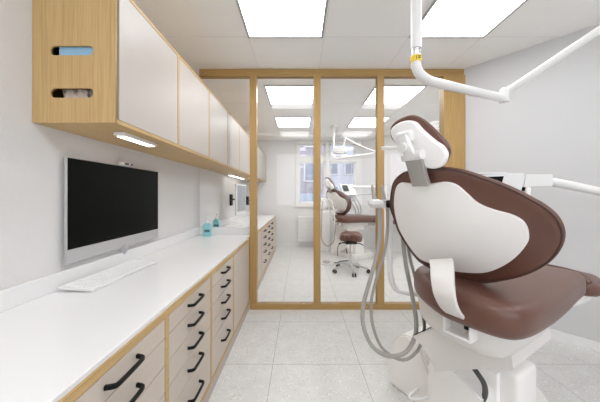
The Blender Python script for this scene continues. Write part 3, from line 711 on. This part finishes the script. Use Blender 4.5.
for k, dx in enumerate((0, 3.5, 7)):
    obj('hose', tube(NB(), [P2(350+dx*.6, 196), P2(352+dx, 203), P2(356+dx*.7, 212), P2(351+dx*.5, 217), P2(342+dx*.4, 215)], .010, 4, 8), HOSE if k else CHROME, dt, True)
# side cuspidor cabinet behind the far chair
cs = thing('cuspidor_unit', 'white water unit column behind the far dental chair', 'dental unit', (.55, 5.25, 0))
b = NB(); box(b, .30, .62, 5.3, 5.6, .0, .86, .04, 3); obj('cabinet', b, WHITEP, cs, True)
obj('bowl', pad(NB(), [(.11*math.cos(i*math.pi/6), .11*math.sin(i*math.pi/6)) for i in range(12)], (.46, 5.45, .86), (1, 0, 0), (0, 1, 0), (0, 0, 1), [(.04, 0), (.01, .03), (0, .06), (.012, .06), (.03, .035)], 3, 0, -.01), WHITEG, cs, True)
obj('spout', tube(NB(), [(.58, 5.5, .86), (.58, 5.5, 1.02), (.54, 5.48, 1.05), (.49, 5.46, 1.02)], .009, 4), CHROME, cs, True)
# hoses at the left of the far chair
hs = thing('suction_hose', 'grey looping suction hose beside the far dental chair', 'hose', (.5, 4.5, .5))
obj('hose', tube(NB(), [P2(322.5, 200, 4.5), P2(321.5, 225, 4.5), P2(322, 240, 4.45), P2(328, 246, 4.4), P2(334, 240, 4.45), P2(335.5, 228, 4.5), P2(335, 218, 4.55)], .011, 5, 10), HOSE, hs, True)
obj('holder', bx(.37, .44, 4.45, 4.55, 1.08, 1.14, bev=.01), WHITEP, hs, True)
obj('holder_arm', tube(NB(), [(.41, 4.5, 1.11), (.56, 4.5, 1.08), (.60, 4.5, .80), (.62, 4.52, .66)], .012, 4), WHITEP, hs, True)
# foot control
fp = thing('foot_pedal', 'white foot control with cable on the floor left of the stool', 'foot pedal', (.46, 4.45, 0))
obj('base', pad(NB(), [(-.10, -.07), (.05, -.08), (.10, -.03), (.10, .05), (.03, .08), (-.09, .06)], (.48, 4.40, 0), (1, 0, 0), (0, 1, 0), (0, 0, 1), roundprof(0, .035, .004, .015), 3, 0, .01), WHITEG, fp, True)
obj('pedal', pad(NB(), [(-.05, -.05), (.05, -.05), (.05, .05), (-.05, .05)], (.455, 4.38, .04), (1, 0, 0), (0, 1, .1), (0, 0, 1), roundprof(0, .015, .003, .006), 3), GREY, fp, True)
obj('post', cyl(NB(), (.47, 4.43, .04), (.46, 4.44, .15), .012), WHITEP, fp, True)
obj('cable', tube(NB(), [(.56, 4.42, .02), (.66, 4.46, .012), (.72, 4.55, .012), (.9, 4.6, .012)], .010, 5, 8), DHOSE, fp, True)
# stool
so = Vector((.785, 3.98, 0))
sl = thing('saddle_stool', 'brown leather saddle stool on a five-wheeled chrome base beyond the glass', 'stool', so)
b = pad(NB(), [(-.17, .02), (-.155, .10), (-.08, .15), (.0, .12), (.09, .15), (.165, .10), (.18, .0), (.16, -.09), (.09, -.15), (.03, -.10), (-.02, -.10), (-.09, -.15), (-.15, -.08)], so+Vector((0, 0, .555)), (.966, -.26, 0), (.26, .966, 0), (0, 0, 1), roundprof(-.065, .045, .04, .04), 4, 0, .008, lambda u, v: .055*abs(u)/.17*0-.9*u*u+.025*max(0, v/.15))
obj('seat', b, LEATH, sl, True)
obj('seat_plate', bx(so.x-.09, so.x+.09, so.y-.07, so.y+.07, .435, .475, bev=.01), BLACK, sl, True)
obj('lever', tube(NB(), [(so.x+.05, so.y, .445), (so.x+.14, so.y-.03, .44), (so.x+.19, so.y-.05, .415)], .007, 4), BLACK, sl, True)
obj('lever', tube(NB(), [(so.x-.05, so.y, .445), (so.x-.14, so.y-.03, .45), (so.x-.19, so.y-.05, .445)], .007, 4), BLACK, sl, True)
b = NB(); cyl(b, (so.x, so.y, .08), (so.x, so.y, .30), .027); cyl(b, (so.x, so.y, .30), (so.x, so.y, .44), .016); obj('gas_lift', b, CHROME, sl, True)
obj('back_support', tube(NB(), [(so.x-.04, so.y+.10, .45), (so.x-.17, so.y+.05, .41), (so.x-.20, so.y+.02, .30), (so.x-.19, so.y+.02, .24)], .006, 4), DHOSE, sl, True)
for k in range(5):
    a = math.radians(72*k+18+180); d = Vector((math.cos(a), math.sin(a), 0)); e = so+d*.27
    lg = NB(); sweep(lg, [so+Z*.105+d*.01, so+Z*.10+d*.12, e+Z*.068], lambda t: rrect(.050-.018*t, .034-.010*t, .006, 2), 4, up=Z)
    lo_ = obj('base_leg', lg, STEEL, sl, True)
    s_ = Vector((-d.y, d.x, 0)); w_ = NB()
    for sg in (-1, 1): cyl(w_, e+Z*.028+s_*sg*.010, e+Z*.028+s_*sg*.026, .028, n=18)
    obj('caster', w_, BLACK, lo_, True)
# radiator
rd = thing('radiator', 'flat white panel radiator under the far window', 'radiator', (.65, 5.83, .35))
obj('panel', bx(-.05, 1.22, 5.80, 5.87, .12, .70, bev=.008), WHITEP, rd, True)
b = NB()
for i in range(7): box(b, -.04, 1.21, 5.797, 5.801, .15+i*.078, .150+i*.078+.070, .0015, 1)
obj('front_ribs', b, WHITEP, rd)
for x in (.1, 1.1): obj('foot', bx(x-.015, x+.015, 5.82, 5.86, 0, .12), WHITEP, rd)
